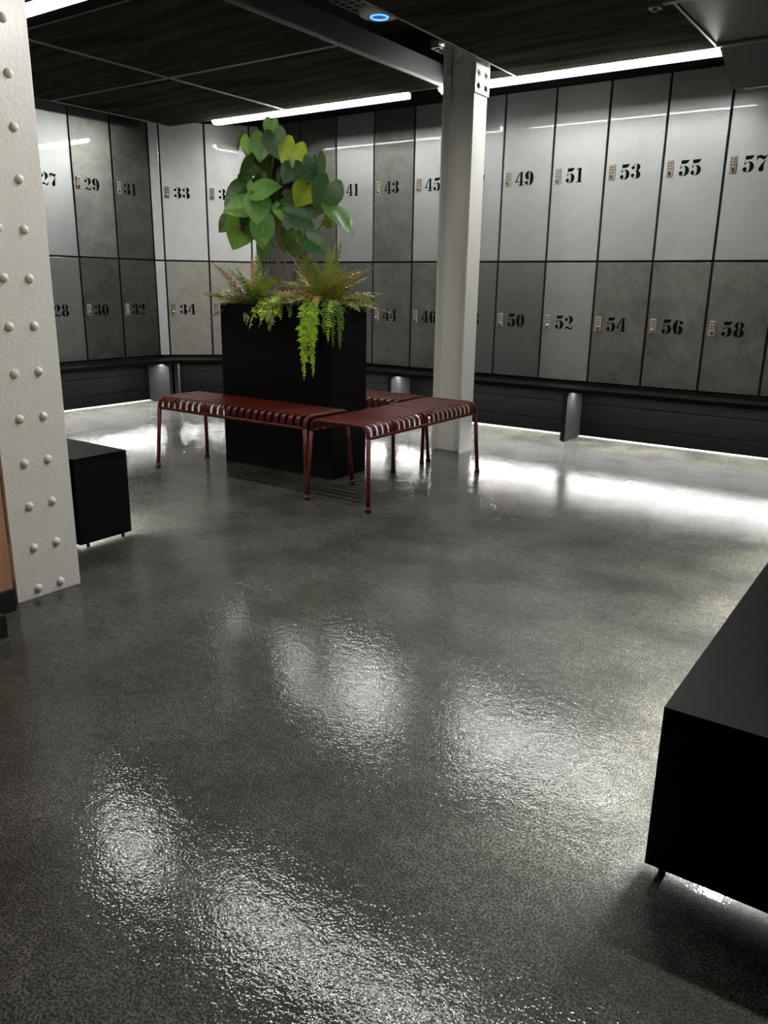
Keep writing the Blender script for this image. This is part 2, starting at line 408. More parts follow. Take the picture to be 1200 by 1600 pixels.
def lk(num, origin, rz, off):
    up = num % 2; base = num if up else num - 1
    w = WHERE.get(base, 'on the back wall')
    locker(num, origin, rz, off, '%s %s locker stencilled %d %s' % ('upper' if up else 'lower', LOOK[MA[num]], num, w), MA[num])
for i, n in enumerate((25, 27, 29, 31)):
    for d in (0, 1): lk(n + d, PA, RA, (i - 1) * LW)
for i, n in enumerate((33, 35)):
    for d in (0, 1): lk(n + d, PB, RB, .104 + i * LW)
X0 = -5.896
for i, n in enumerate(range(37, 63, 2)):
    for d in (0, 1): lk(n + d, (X0, YC), 0, i * LW)
LB = math.hypot(CORN_C[0] - CORN_A[0], CORN_C[1] - CORN_A[1])
def filler(origin, rz, off, w, what, mat):
    for up in (1, 0):
        z0, z1 = (ZM, ZT) if up else (ZB, ZM)
        t = thing('filler_panel', '%s steel filler strip %s' % ('upper narrow' if up else 'lower narrow', what), 'panel',
                  (origin[0] + math.cos(rz) * off, origin[1] + math.sin(rz) * off, z0), rz, 'narrow filler strips in the locker corners')
        obj('body', B(.001, w - .001, .014, .06, .001, z1 - z0 - .001), 'locker_carcass', t)
        obj('face', B(.008, w - .008, -.004, .0135, .0085, z1 - z0 - .0085, bev=.0015), mat, t)
filler(PB, RB, 0, .104, 'between lockers 31 and 33 in the left corner' , 'steel_lit')
filler(PB, RB, .104 + 2 * LW, LB - .104 - 2 * LW, 'right of locker 35 behind the plant', 'steel_lit')
filler((CORN_C[0], YC), 0, 0, X0 - CORN_C[0], 'left of locker 37 behind the plant stems', 'steel_grey')
struct('trim_3', B(X0 + 13 * LW, .06, YC, YC + .1, ZB, ZT), 'steel_grey')

# ------------------------------------------------------------------ plinths and wall benches
def plinth(origin, rz, L, label):
    t = thing('locker_plinth', label, 'plinth', (*origin, 0), rz, 'dark plinths under the lockers')
    obj('core', B(0.01, L - .01, .016, .44, 0, ZB - .003), 'dark_slot', t)
    for a, b in ((.009, .115), (.121, .277), (.284, .428)):
        obj('board', B(0, L, 0, .016, a, b, bev=.002), 'panel_grey', t)
    o = obj('floor_strip', B(0, L, -.004, .012, 0, .0085), 'strip_white', t); o['label'] = 'thin white strip along the floor'  # plain white strip drawn for the bright line at the plinth foot
BH0, BH1, BD = .40, .432, .324
def bench_top(parent, quad):
    bm = bmesh.new(); prism(bm, quad, lambda u, v, y: Vector((u, v, y)), BH0, BH1)
    bmesh.ops.recalc_face_normals(bm, faces=bm.faces)
    return obj('bench_top', bm, 'bench_black', parent)
def support(parent, x):
    return obj('support_panel', B(x, x + .04, -BD, -.002, .006, BH0, bev=.0015), 'end_grey', parent)
def led(parent, x0, x1):
    s = obj('light_strip', B(x0, x1, -.215, -.193, BH0 - .0035, BH0 - .0005), 'led_light', parent); s['label'] = 'white LED strip under the bench top'
    bm = bmesh.new(); box(bm, x0, x1, -.217, -.2151, BH0 - .0066, BH0 - .0003); box(bm, x0, x1, -.1929, -.191, BH0 - .0066, BH0 - .0003); obj('added_strip_lips', bm, 'dark_slot', parent); return s  # dark lips added to cut the strip's grazing reflection on the floor
plinth(PA, RA, 3 * LW, 'dark grey boarded plinth under lockers 28 to 32 on the left wall')
plinth((PB[0] + .012 * math.cos(RB), PB[1] + .012 * math.sin(RB)), RB, LB - .024, 'dark grey boarded plinth under lockers 34 and 36 in the corner')
plinth((CORN_C[0], YC), 0, 6.06, 'long dark grey boarded plinth under the back wall lockers')
# inner mitres: half angles between the walls
mAB = BD * math.tan((RA - RB) / 2); mBC = BD * math.tan(RB / 2)
LA = CORN_A[1] - 2.9
t = thing('locker_bench', 'black slab bench along the left wall under lockers 28 to 32', 'bench', (CORN_A[0], CORN_A[1] - LA, 0), RA, 'black slab benches along the lockers')
bench_top(t, [(0, -BD), (LA - mAB - .001, -BD), (LA - .001, -.001), (0, -.001)])
for x in (.02, LA - .170): support(t, x)
led(t, .06, LA - .172)
t = thing('locker_bench', 'short black slab bench across the angled corner under locker 34', 'bench', (*CORN_A, 0), RB, 'black slab benches along the lockers')
bench_top(t, [(mAB + .001, -BD), (LB - mBC - .001, -BD), (LB - .001, -.001), (.001, -.001)])
support(t, .150); support(t, LB - .19)
led(t, .192, LB - .192)
t = thing('locker_bench', 'long black slab bench along the back wall under lockers 44 to 58', 'bench', (CORN_C[0], YC, 0), 0, 'black slab benches along the lockers')
bench_top(t, [(mBC + .001, -BD), (6.03, -BD), (6.03, -.001), (.001, -.001)])
xs = [.16] + [x - CORN_C[0] for x in (-4.17, -2.46, -.75)]
for x in xs: support(t, x)
for a, b in zip(xs, xs[1:] + [6.03]): led(t, a + .042, b - .002)
# free ends of the two front benches: closed box ends on small feet, lit from below the top
def end_bench(label, x0, x1, y0, y1, end, h, strip):
    """end: which side carries the closed end panel"""
    t = thing('box_bench', label, 'bench', (x0, y0, 0))
    L, D = x1 - x0, y1 - y0
    obj('bench_top', B(0, L, 0, D, h - .034, h), 'bench_black', t)
    if end == '-y':
        obj('end_panel', B(0, L, .0, .024, .018, h - .0345), 'box_black', t)
        obj('back_panel', B(L - .016, L, .044, D - .05, .014, h - .036), 'panel_grey', t)
        feet = ((.035, .012), (L - .035, .012), (.035, D - .06), (L - .035, D - .06))
        obj('end_panel', B(0, L, D - .043, D - .003, .013, h - .036, bev=.0015), 'box_black', t)
        s = obj('light_strip', B(.06, .082, .06, D - .06, h - .0385, h - .0355), 'led_light', t)
    else:
        obj('end_panel', B(L - .020, L, 0, D, .020, h - .0345), 'box_black', t)
        obj('back_panel', B(.05, L - .044, 0, .016, .014, h - .036), 'panel_grey', t)
        feet = ((L - .011, .045), (L - .011, D - .045), (.06, .045), (.06, D - .045))
        obj('end_panel', B(.003, .043, 0, D, .013, h - .036, bev=.0015), 'box_black', t)
        s = obj('light_strip', B(.06, L - .06, D - .142, D - .12, h - .0385, h - .0355), 'led_light', t)
    s['label'] = 'white LED strip under the bench top'
    bm = bmesh.new(); zt = h - .0352; zb = zt - .0066
    if end == '-y': box(bm, .058, .0599, .06, D - .06, zb, zt); box(bm, .0821, .084, .06, D - .06, zb, zt)
    else: box(bm, .06, L - .06, D - .144, D - .1421, zb, zt); box(bm, .06, L - .06, D - .1199, D - .118, zb, zt)
    obj('added_strip_lips', bm, 'dark_slot', t)  # added lips that limit grazing light from the strip
    for fx, fy in feet:
        bm = bmesh.new(); disc(bm, (fx, fy, 0), (0, 0, 1), .008, .020 if end == '+x' and fx > .5 else .018 if fy < .05 else .0135, 12); obj('foot', bm, 'dark_slot', t)
    return t
end_bench('large black box-ended bench at the right front edge', -.345, .045, 1.50, 4.3, '-y', .392, 1)
end_bench('black box-ended bench behind the riveted column', -5.2, -3.13, 2.06, 2.345, '+x', .425, 1)

# ------------------------------------------------------------------ columns
def riveted_column():
    t = thing('riveted_column', 'white painted steel column with two rows of round rivets', 'column', (-2.76, 1.66, 0))
    # plate outline a little ragged where the paint meets the floor
    obj('flange', B(-.018, 0, -.135, .139, .0, 3.29, bev=.002), 'white_paint', t)
    obj('flange', B(-.30, -.282, -.135, .139, .0, 3.29, bev=.002), 'white_paint', t)
    obj('web', B(-.282, -.018, -.008, .010, 0, 3.29), 'white_paint', t)
    bm = bmesh.new()
    rnd = random.Random(4); z = 0; pts = []
    for i in range(14):
        pts.append((-.020 - rnd.random() * .004, -.137 - rnd.random() * .004, .01 + i * .018))
    tube(bm, pts, [.006 + .004 * rnd.random() for _ in pts], 7)
    obj('paint_ridge', bm, 'white_paint', t, True)
    for i in range(18):
        z = .038 + .1664 * i
        for y in (1.6135 - 1.66, 1.710 - 1.66):
            bm = bmesh.new(); dome(bm, (0, y, z), (1, 0, 0), .0165, .014, 14); obj('rivet', bm, 'white_paint', t, True)
    return t
riveted_column()
def h_column():
    t = thing('steel_column', 'white painted H-section steel column behind the red benches', 'column', (-2.966, 5.16, 0))
    hw, hd = .122, .09
    for s in (-1, 1):
        x0, x1 = (-hw, -hw + .013) if s < 0 else (hw - .013, hw)
        obj('flange', B(x0, x1, -hd, hd, 0, 3.29, bev=.002), 'white_paint', t)
    obj('web', B(-hw + .013, hw - .013, -.006, .006, .0, 3.29), 'white_paint', t)
    # cleats and gusset at the head
    c = obj('gusset_plate', B(hw, hw + .012, -hd - .012, hd + .004, 2.43, 2.74, bev=.002), 'white_paint', t)
    for y, z in ((-.055, 2.475), (.045, 2.475), (-.055, 2.55), (.045, 2.55), (-.055, 2.63), (.045, 2.63)):
        bm = bmesh.new(); disc(bm, (hw + .012, y, z), (1, 0, 0), .020, .006, 16); disc(bm, (hw + .018, y, z), (1, 0, 0), .012, .006, 6); obj('bolt', bm, 'end_grey' if z < 2.5 else 'white_paint', c)
    a = obj('angle_cleat', B(-hw + .013, -hw + .023, -hd + .006, -.02, 2.42, 2.72, bev=.002), 'white_paint', t)
    for z in (2.47, 2.55, 2.63):
        bm = bmesh.new(); dome(bm, (-hw + .023, -.055, z), (1, 0, 0), .022, .02, 12); obj('bolt', bm, 'white_paint', a, True)
    a = obj('web_plate', B(-hw + .03, hw - .02, -.018, -.006, 2.50, 2.74, bev=.002), 'white_paint', t)
    for x in (-.05, .06):
        for z in (2.545, 2.62, 2.69):
            bm = bmesh.new(); dome(bm, (x, -.018, z), (0, -1, 0), .02, .016, 12); obj('bolt', bm, 'white_paint', a, True)
    obj('head_plate', B(-hw - .03, hw + .04, -hd - .03, hd + .03, 2.742, 2.757, bev=.002), 'white_paint', t)
    return t
h_column()

# ------------------------------------------------------------------ ceiling
def cassette(x0, x1, y0, y1, label, d=.15):
    t = thing('ceiling_panel', label, 'ceiling panel', ((x0 + x1) / 2, (y0 + y1) / 2, CEIL), 0, 'dark suspended ceiling panels')
    w, l = (x1 - x0) / 2 - .002, (y1 - y0) / 2 - .002; f = .014
    obj('panel', B(-w + f, w - f, -l + f, l - f, .003, .012), 'ceiling_panel', t)
    bm = bmesh.new()
    box(bm, -w, w, -l, -l + f, 0, .02); box(bm, -w, w, l - f, l, 0, .02); box(bm, -w, -w + f, -l + f, l - f, 0, .02); box(bm, w - f, w, -l + f, l - f, 0, .02)
    obj('frame', bm, 'frame_alu', t)
    bm = bmesh.new(); box(bm, -w, -w + .006, -l, l, .0205, d); box(bm, w - .006, w, -l, l, .0205, d)
    obj('side_wall', bm, 'cassette_side', t)
    bm = bmesh.new(); box(bm, -w, w, l + .0002, l + .0018, 0, d); box(bm, -w, w, -l - .0018, -l - .0002, 0, d); e = obj('blackout_end_wall', bm, 'plenum', t); e['label'] = 'end wall of the panel blackened against lamp bounce'  # blackened and drawn over the frame to stop lamp light bouncing onto doors
    return t
cassette(-6.35, -4.905, 4.28, 5.52, 'dark ceiling panel in the far left corner above lockers 31 and 33')
cassette(-4.905, -3.355, 4.28, 5.52, 'dark ceiling panel above the plant')
cassette(-6.35, -4.905, 3.06, 4.28, 'dark ceiling panel on the left, beside the riveted column top')
cassette(-4.905, -3.355, 3.06, 4.28, 'dark ceiling panel with its right edge along the open slot, nearer the lamp at top left')
cassette(-2.775, -1.43, 3.06, 5.52, 'large dark ceiling panel right of the open slot')
cassette(-6.35, -3.355, .4, 2.70, 'dark ceiling panel above the riveted column')
cassette(-2.775, .04, .4, 2.70, 'dark ceiling panel overhead in front of the slot')

def lamp(x0, x1, y, label, blade=True):
    L = x1 - x0
    t = thing('linear_lamp', label, 'ceiling lamp', (x0, y, CEIL + .010), 0, 'linear ceiling lamps')
    obj('housing', B(0, L, -.035, .035, .002, .055, bev=.003), 'lamp_housing', t)
    if blade: obj('added_cutoff_blade', B(0, L, .0325, .0355, -.0362 if y > 5 else -.0365, .0019), 'lamp_housing', t)  # unseen blade added on the wall side to keep lamp light off locker tops
    # half-round diffuser with rounded ends
    bm = bmesh.new(); n, m = 10, 5; r, drop, e = .030, .036, .035
    prof = [(e * (1 - math.cos(math.pi / 2 * i / m)), math.sin(math.pi / 2 * i / m) * .995 + .005) for i in range(m + 1)]
    stations = [(x, s) for x, s in prof] + [(L - x, s) for x, s in reversed(prof)]
    R = []
    for x, s in stations:
        R.append([bm.verts.new((x, r * s * math.cos(math.pi * k / n), -drop * s * math.sin(math.pi * k / n) + .002)) for k in range(n + 1)])
    for a, c in zip(R, R[1:]):
        for k in range(n): bm.faces.new((a[k], c[k], c[k + 1], a[k + 1]))
    bmesh.ops.recalc_face_normals(bm, faces=bm.faces)
    obj('diffuser', bm, 'lamp_light_bright' if y > 5 else 'lamp_light_side' if x0 > -1.2 else 'lamp_light', t, True)
    return t
lamp(-5.83, -3.70, 5.575, 'white linear lamp above the plant at the far ceiling edge')
lamp(-3.43, -1.42, 5.575, 'white linear lamp from the column to the duct at top right')
lamp(-5.90, -3.70, 2.86, 'white linear lamp at top left beside the riveted column')
lamp(-3.25, -1.35, 2.86, 'white linear lamp overhead, out of view')
lamp(-1.08, -.05, 2.86, 'short white linear lamp overhead at the right, out of view')

# sloping duct at the upper right
bm = bmesh.new()
prof = [(3.4, 2.606), (5.47, 2.606), (5.93, 2.458), (5.985, 2.462), (6.05, 2.52), (6.05, 2.95), (3.4, 2.95)]
prism(bm, prof, lambda u, v, y: Vector((y, u, v)), -1.425 + .0, -.45)
bmesh.ops.recalc_face_normals(bm, faces=bm.faces)
d = thing('air_duct', 'dark grey sheet-metal duct with a sloping end at the top right', 'duct', (0, 0, 0))
obj('casing', bm, 'duct_grey', d)
bm = bmesh.new(); box(bm, -1.432, -.445, 5.44, 5.475, 2.588, 2.604, .003); obj('seam_rail', bm, 'conduit', d)
bm = bmesh.new(); tube(bm, [(-1.36, 5.955, 2.452), (-.45, 5.955, 2.452)], .012, 10); obj('edge_bead', bm, 'conduit', d, True)
t = thing('strut_rail', 'grey metal strut rail with bolt hanging under the duct', 'rail', (-1.46, 4.28, 2.5))
bm = bmesh.new(); box(bm, 0, .9, -.02, .02, 0.008, .045, .002); obj('rail', bm, 'conduit', t)
bm = bmesh.new(); box(bm, .0, .06, -.03, .03, -.004, .007, .001); disc(bm, (.03, 0, -.016), (0, 0, 1), .012, .012, 6); obj('clamp', bm, 'conduit', t)
bm = bmesh.new(); disc(bm, (.03, 0, .046), (0, 0, 1), .006, .059, 8); disc(bm, (.8, 0, .046), (0, 0, 1), .006, .059, 8); obj('hanger_rod', bm, 'conduit', t)

# things in the open ceiling slot
t = thing('wireless_access_point', 'white round ceiling device with a glowing blue ring', 'access point', (-2.90, 4.06, 2.63))
bm = bmesh.new(); tube(bm, [(0, 0, .045), (0, 0, .03), (0, 0, .008), (0, 0, 0)], [.095, .115, .110, .085], 32); obj('housing', bm, 'disc_white', t, True)
bm = bmesh.new()
pts = [(.047 * math.cos(2 * math.pi * k / 36), .047 * math.sin(2 * math.pi * k / 36), -.001) for k in range(37)]
tube(bm, pts, .0045, 8, False); o = obj('light_ring', bm, 'blue_ring', t, True); o['label'] = 'glowing blue ring'
bm = bmesh.new(); box(bm, -.02, .02, -.02, .02, .046, .67); obj('hanger', bm, 'tray_grey', t)
def grille(x0, x1, y0, y1, z, label, nx, ny):
    t = thing('perforated_tray', label, 'cable tray', (x0, y0, z), 0, 'slotted trays in the ceiling slot')
    bm = bmesh.new(); L, D = x1 - x0, y1 - y0
    for i in range(ny + 1):
        y = D * i / ny; box(bm, 0, L, y - .006, y + .006, 0, .004)
    for i in range(nx + 1):
        x = L * i / nx; box(bm, x - .006, x + .006, 0, D, .0005, .0045)
    obj('mesh', bm, 'tray_grey', t)
    bm = bmesh.new(); box(bm, 0, L, -.012, -.006, 0, .05); box(bm, 0, L, D + .006, D + .012, 0, .05); obj('rim', bm, 'tray_grey', t)
grille(-3.33, -2.79, 4.10, 4.45, 2.80, 'slotted metal tray in the ceiling slot beside the blue-ringed device', 9, 6)
grille(-3.33, -2.79, 5.30, 5.50, 2.80, 'slotted metal tray in the ceiling slot beside the H-column head', 9, 4)
bm = bmesh.new(); tube(bm, [(-2.93, 4.2, 2.78), (-2.96, 5.0, 2.78)], .008, 8)
o = obj('conduit_pipe', bm, 'conduit', None, True); tag(o, 'thin grey conduit running along the ceiling slot to the column', 'conduit')
bm = bmesh.new(); tube(bm, [(-3.15, 3.2, 3.28), (-3.14, 3.5, 2.85), (-3.2, 3.7, 2.78), (-3.1, 3.95, 2.84), (-3.05, 4.0, 3.28)], .006, 8)
o = obj('hanging_cable', bm, 'plenum', None, True); tag(o, 'black cable looping in the ceiling slot', 'cable')
struct('trim_4', B(-3.03, -2.90, 3.0, 5.05, 2.96, 3.16), 'plenum')

# ------------------------------------------------------------------ red slatted benches
def bench_proto(label):
    """long axis +x, depth +y, origin at the centre on the floor"""
    root = thing('slatted_bench', label, 'bench', (0, 0, 0), 0, 'dark red slatted metal benches')
    L, D, H = 1.185, .385, .478; hl, hd, sp = L / 2, D / 2, .022; r = .0125
    rail_z = H - .075
    for s in (-1, 1):
        # end frame: a bent tube over the end, legs splayed
        a = Vector((s * hl, -hd, H - r)); b = Vector((s * hl, hd, H - r))
        fa = Vector((s * (hl + sp), -hd - sp, .10)); fb = Vector((s * (hl + sp), hd + sp, .10))
        ta = Vector((s * (hl + .004), -hd - .006, rail_z)); tb = Vector((s * (hl + .004), hd + .006, rail_z))
        bm = bmesh.new(); tube(bm, fillet([ta, a, b, tb], .05, 7), r, 12)
        obj('end_frame', bm, 'red_powder', root, True)
        for ty, f in ((ta, fa), (tb, fb)):
            g = f + (f - ty) * (.09 / (ty.z - f.z)); g.z = .008
            bm = bmesh.new(); tube(bm, [ty + (ty - f) * 0, f, g], [r, r, r * 1.02], 12); lg = obj('leg', bm, 'red_powder', root, True)
            bm = bmesh.new(); tube(bm, [Vector((g.x, g.y, .032)), Vector((g.x, g.y, .02)), Vector((g.x, g.y, 0))], [r * 1.05, r * 1.35, r * 1.35], 12); obj('foot_cap', bm, 'red_foot', lg, True)
    for s in (-1, 1):
        bm = bmesh.new(); tube(bm, [(-hl - .004, s * (hd + .006), rail_z), (hl + .004, s * (hd + .006), rail_z)], .0095, 10)
        obj('side_rail', bm, 'red_powder', root, True)
    n = 21
    for i in range(n):
        x = -hl + L * (i + 1) / (n + 1)
        y1 = hd + .004
        pts = fillet([(x, -y1, rail_z), (x, -y1, H - .006), (x, 0, H - .010), (x, y1, H - .006), (x, y1, rail_z)], .05, 7)
        bm = bmesh.new(); ribbon(bm, pts, (1, 0, 0), .033, .010); obj('slat', bm, 'red_powder', root, True)
    return root
def dup(root, label):
    r = root.copy(); COL.objects.link(r); r['label'] = label
    for ch in list(root.children):
        c = ch.copy(); COL.objects.link(c); c.parent = r
        for g in list(ch.children):
            d = g.copy(); COL.objects.link(d); d.parent = c
    return r
bl = bench_proto('dark red slatted bench on the left, in front of the planter')
bl.location = (-3.55, 3.615, 0); bl.scale = (1.045, 1, 1)
br = dup(bl, 'dark red slatted bench at the right end of the planter, nearest the white column')
br.location = (-2.665, 3.997, 0); br.rotation_euler.z = math.pi / 2; br.scale = (1, 1, 1)
bk = dup(bl, 'dark red slatted bench behind the planter, mostly hidden')
bk.location = (-3.50, 4.475, 0); bk.scale = (1, 1, 1)

# ------------------------------------------------------------------ planter and plants
PX0, PX1, PY0, PY1, PH = -4.02, -3.07, 3.845, 4.2, 1.062
t = thing('planter', 'tall black rectangular planter box full of green plants', 'planter', ((PX0 + PX1) / 2, (PY0 + PY1) / 2, 0))
w, d = (PX1 - PX0) / 2, (PY1 - PY0) / 2
bm = bmesh.new(); th = .012
box(bm, -w, w, -d, -d + th, 0.0, PH); box(bm, -w, w, d - th, d, 0.0, PH); box(bm, -w, -w + th, -d + th, d - th, 0.0, PH); box(bm, w - th, w, -d + th, d - th, 0.0, PH)
obj('body', bm, 'planter_black', t)
bm = bmesh.new(); box(bm, -w - .003, w + .003, -d - .003, -d + .018, PH, PH + .006); box(bm, -w - .003, w + .003, d - .018, d + .003, PH, PH + .006); box(bm, -w - .003, -w + .018, -d + .018, d - .018, PH, PH + .006); box(bm, w - .018, w + .003, -d + .018, d - .018, PH, PH + .006)
obj('rim', bm, 'planter_black', t)
bm = bmesh.new(); bmesh.ops.create_grid(bm, x_segments=24, y_segments=10, size=.5)
rs = random.Random(2)
for v in bm.verts: v.co = Vector((v.co.x * 2 * (w - th), v.co.y * 2 * (d - th), PH - .05 + rs.uniform(-.012, .012)))
obj('soil', bm, 'soil', t, True)

CR, CT = Vector((math.cos(TH), -math.sin(TH), 0)), Vector((-math.sin(TH), -math.cos(TH), 0))   # along the picture / towards the door side
UP = Vector((0, 0, 1))
def leaf_mesh(L, droop, fold, rnd):
    """heart-shaped leaf: tip along +x, upper face +z, base at the origin"""
    bm = bmesh.new(); n, m = 12, 4
    def half(t):     # half width along the leaf, with lobes behind the base
        return .52 * L * (max(0, math.sin(math.pi * (t * .86 + .14) ** .72)) ** .8) * (1 - .2 * t ** 3)
    rows = []
    for i in range(n + 1):
        t = i / n; hw = half(t) if i < n else .004 * L
        row = []
        for j in range(-m, m + 1):
            s = j / m
            x = L * t - .22 * L * (1 - t) ** 4 * math.sin(math.pi * min(1, abs(s) * .8))
            y = hw * s
            z = -droop * L * (t ** 2) + fold * abs(y) - .22 * abs(s) ** 3 * hw * .6 + .010 * math.sin(7 * t + j) * L
            row.append(bm.verts.new((x, y, z)))
        rows.append(row)
    for a, c in zip(rows, rows[1:]):
        for j in range(2 * m): bm.faces.new((a[j], c[j], c[j + 1], a[j + 1]))
    return bm, half
def vein_mesh(L, droop, fold, half):
    bm = bmesh.new()
    def P(t, s):
        y = half(t) * s
        return Vector((L * t - .22 * L * (1 - t) ** 4 * math.sin(math.pi * min(1, abs(s) * .8)), y, -droop * L * t * t + fold * abs(y) - .22 * abs(s) ** 3 * half(t) * .6 + .0014))
    tube(bm, [P(t / 8, 0) for t in range(8)], [.0022 * (1 - t / 10) for t in range(8)], 5)
    for t0 in (.04, .22, .42, .62):
        for s in (-1, 1):
            tube(bm, [P(min(.97, t0 + .20 * k), s * .86 * k) for k in (0, .35, .7, 1)], [.0012, .001, .0008, .0005], 4)
    return bm
LEAVES = [(-3.695, 2.126, .092, 100, .6), (-3.951, 2.078, .113, 110, .15), (-3.894, 2.037, .092, 105, .9), (-3.771, 2.019, .143, 100, .65), (-3.646, 2.027, .143, 80, .35), (-3.532, 1.959, .154, 110, 1.2), (-3.876, 1.916, .174, 150, .15), (-3.682, 1.891, .154, 100, .2), (-3.568, 1.803, .143, 100, .2), (-3.396, 1.856, .123, 60, .4), (-3.305, 1.859, .143, 80, .2), (-3.453, 1.788, .133, 120, .25), (-3.263, 1.708, .174, 110, .3), (-4.016, 1.76, .174, 150, .35), (-3.745, 1.789, .154, -20, 1.0), (-3.714, 1.742, .092, 160, .15), (-4.006, 1.674, .154, 170, .8), (-3.825, 1.653, .154, 90, 1.0), (-3.669, 1.694, .143, 20, .45), (-3.518, 1.706, .102, 10, .2), (-3.482, 1.618, .164, 200, .3), (-4.127, 1.576, .113, 140, .25), (-3.992, 1.519, .195, 115, .45), (-3.782, 1.515, .164, 100, .7), (-3.691, 1.606, .164, 60, .2), (-3.779, 1.409, .133, 110, .25), (-3.589, 1.459, .123, 100, .25), (-3.446, 1.489, .123, 200, .5), (-3.327, 1.432, .143, 30, .4), (-3.126, 1.589, .185, 40, .5), (-3.442, 1.725, .133, 120, .7), (-3.624, 1.641, .092, 90, .8), (-3.915, 1.821, .092, 60, .2), (-3.861, 1.781, .072, 100, 1.0), (-3.499, 1.397, .092, 60, .2), (-3.234, 1.557, .072, 40, .2), (-3.916, 1.623, .102, 140, .2), (-3.366, 1.775, .113, 70, .3), (-3.547, 1.856, .113, 120, .4)]
STEMS = [[(-3.656, 1.0), (-3.656, 1.206), (-3.652, 1.38), (-3.656, 1.531), (-3.65, 1.661), (-3.684, 1.827), (-3.699, 1.982), (-3.689, 2.088)],
         [(-3.575, 1.0), (-3.582, 1.207), (-3.606, 1.322), (-3.641, 1.417), (-3.692, 1.569), (-3.837, 1.705), (-3.902, 1.783)],
         [(-3.45, 1.0), (-3.447, 1.237), (-3.445, 1.397), (-3.442, 1.562), (-3.405, 1.652), (-3.367, 1.704), (-3.354, 1.792)],
         [(-3.445, 1.37), (-3.358, 1.469), (-3.27, 1.567), (-3.138, 1.589)],
         [(-3.555, 1.0), (-3.541, 1.256), (-3.486, 1.378), (-3.496, 1.564), (-3.517, 1.764), (-3.54, 1.9)],
         [(-3.654, 1.41), (-3.749, 1.485), (-3.886, 1.517), (-3.984, 1.538)]]
SR = [.012, .008, .010, .006, .008, .006]
def fig_plant():
    global LEAVES
    t = thing('leafy_plant', 'tall leafy plant with large heart-shaped green leaves in the black planter', 'plant', (-3.56, 4.02, PH - .06))
    o0 = Vector(t.location); rnd = random.Random(11); stem_pts = []
    for k, st in enumerate(STEMS):
        yy = rnd.uniform(-.04, .04) if k not in (3, 5) else 0
        pts = []
        for i, (x, z) in enumerate(st):
            pts.append(Vector((x, 4.02 + yy + rnd.uniform(-.01, .01), z)) - o0)
        # densify
        dense = []
        for a, c in zip(pts, pts[1:]):
            for q in range(5): dense.append(a.lerp(c, q / 5))
        dense.append(pts[-1])
        bm = bmesh.new(); n = len(dense); tube(bm, dense, [SR[k] * (1 - .6 * i / n) for i in range(n)], 9)
        obj('trunk' if k == 0 else 'branch', bm, 'bark' if k in (0, 1) else 'stem_green', t, True)
        stem_pts += [p for p in dense if p.z > .12]
    extra = random.Random(21)
    for x0, z0, n in ((-3.72, 1.93, 4), (-3.55, 1.86, 5), (-3.47, 1.76, 4), (-3.40, 1.80, 2), (-3.78, 1.70, 3), (-3.62, 1.70, 2), (-3.88, 1.60, 3)):
        for i in range(n): LEAVES.append((x0 + extra.uniform(-.06, .06), z0 + extra.uniform(-.06, .06), extra.uniform(.10, .15), extra.uniform(60, 130), extra.choice((.1, .2, .2, .3))))
    for k, (x, z, s, ang, tint) in enumerate(LEAVES):
        dep = rnd.uniform(-.13, .12)
        if tint >= .6: dep = rnd.uniform(-.13, -.02)
        c = Vector((x, 4.02, z)); c = c + (c - Vector((0, 0, EYE))).normalized() * dep
        a = math.radians(ang)
        tip = (CR * math.cos(a) - UP * math.sin(a) + CT * rnd.uniform(-.1, .45)).normalized()
        nr = CT * rnd.uniform(.55, .95) + UP * rnd.uniform(.25, .75) + CR * rnd.uniform(-.45, .45)
        if tint < .25: nr = CT * rnd.uniform(-.8, .8) + UP * rnd.uniform(.3, .6) + CR * rnd.uniform(-.7, .7)
        if k == 29: nr = UP * .9 + CT * .22 - CR * .1
        if k in (25, 26, 27, 28): nr = nr + UP * .5
        nr = (nr - tip * nr.dot(tip)).normalized(); side = nr.cross(tip)
        L = s * 1.12
        base = c - tip * L * .45
        droop, fold = rnd.uniform(.02, .25), rnd.uniform(.15, .5)
        bm, half = leaf_mesh(L, droop, fold, rnd)
        if k > 38: base += (base - Vector((0, 0, EYE))).normalized() * .12
        mat = 'leaf_olive' if tint < .25 and k % 2 else 'leaf_yellow' if tint > 1.1 or abs(tint - .7) < .001 and k == 30 else 'leaf_bright' if tint >= .8 else 'leaf_mid' if tint >= .45 else 'leaf_dark'
        lf = obj('leaf', bm, mat, t, True)
        M = Matrix((tip, side, nr)).transposed().to_4x4(); M.translation = base - o0
        lf.matrix_local = M
        obj('vein', vein_mesh(L, droop, fold, half), 'vein' if tint >= .45 else 'leaf_mid', lf)
        p0 = min(stem_pts, key=lambda p: (p - (base - o0)).length + max(0, p.z - (base - o0).z) * 1.2)
        bm = bmesh.new(); mid = p0.lerp(base - o0, .5) + UP * .012
        tube(bm, [p0, p0.lerp(mid, .5) + UP * .006, mid, mid.lerp(base - o0, .6), base - o0], [.0032, .0028, .0026, .0024, .0022], 6); obj('leaf_stalk', bm, 'stem_green', t, True)
fig_plant()

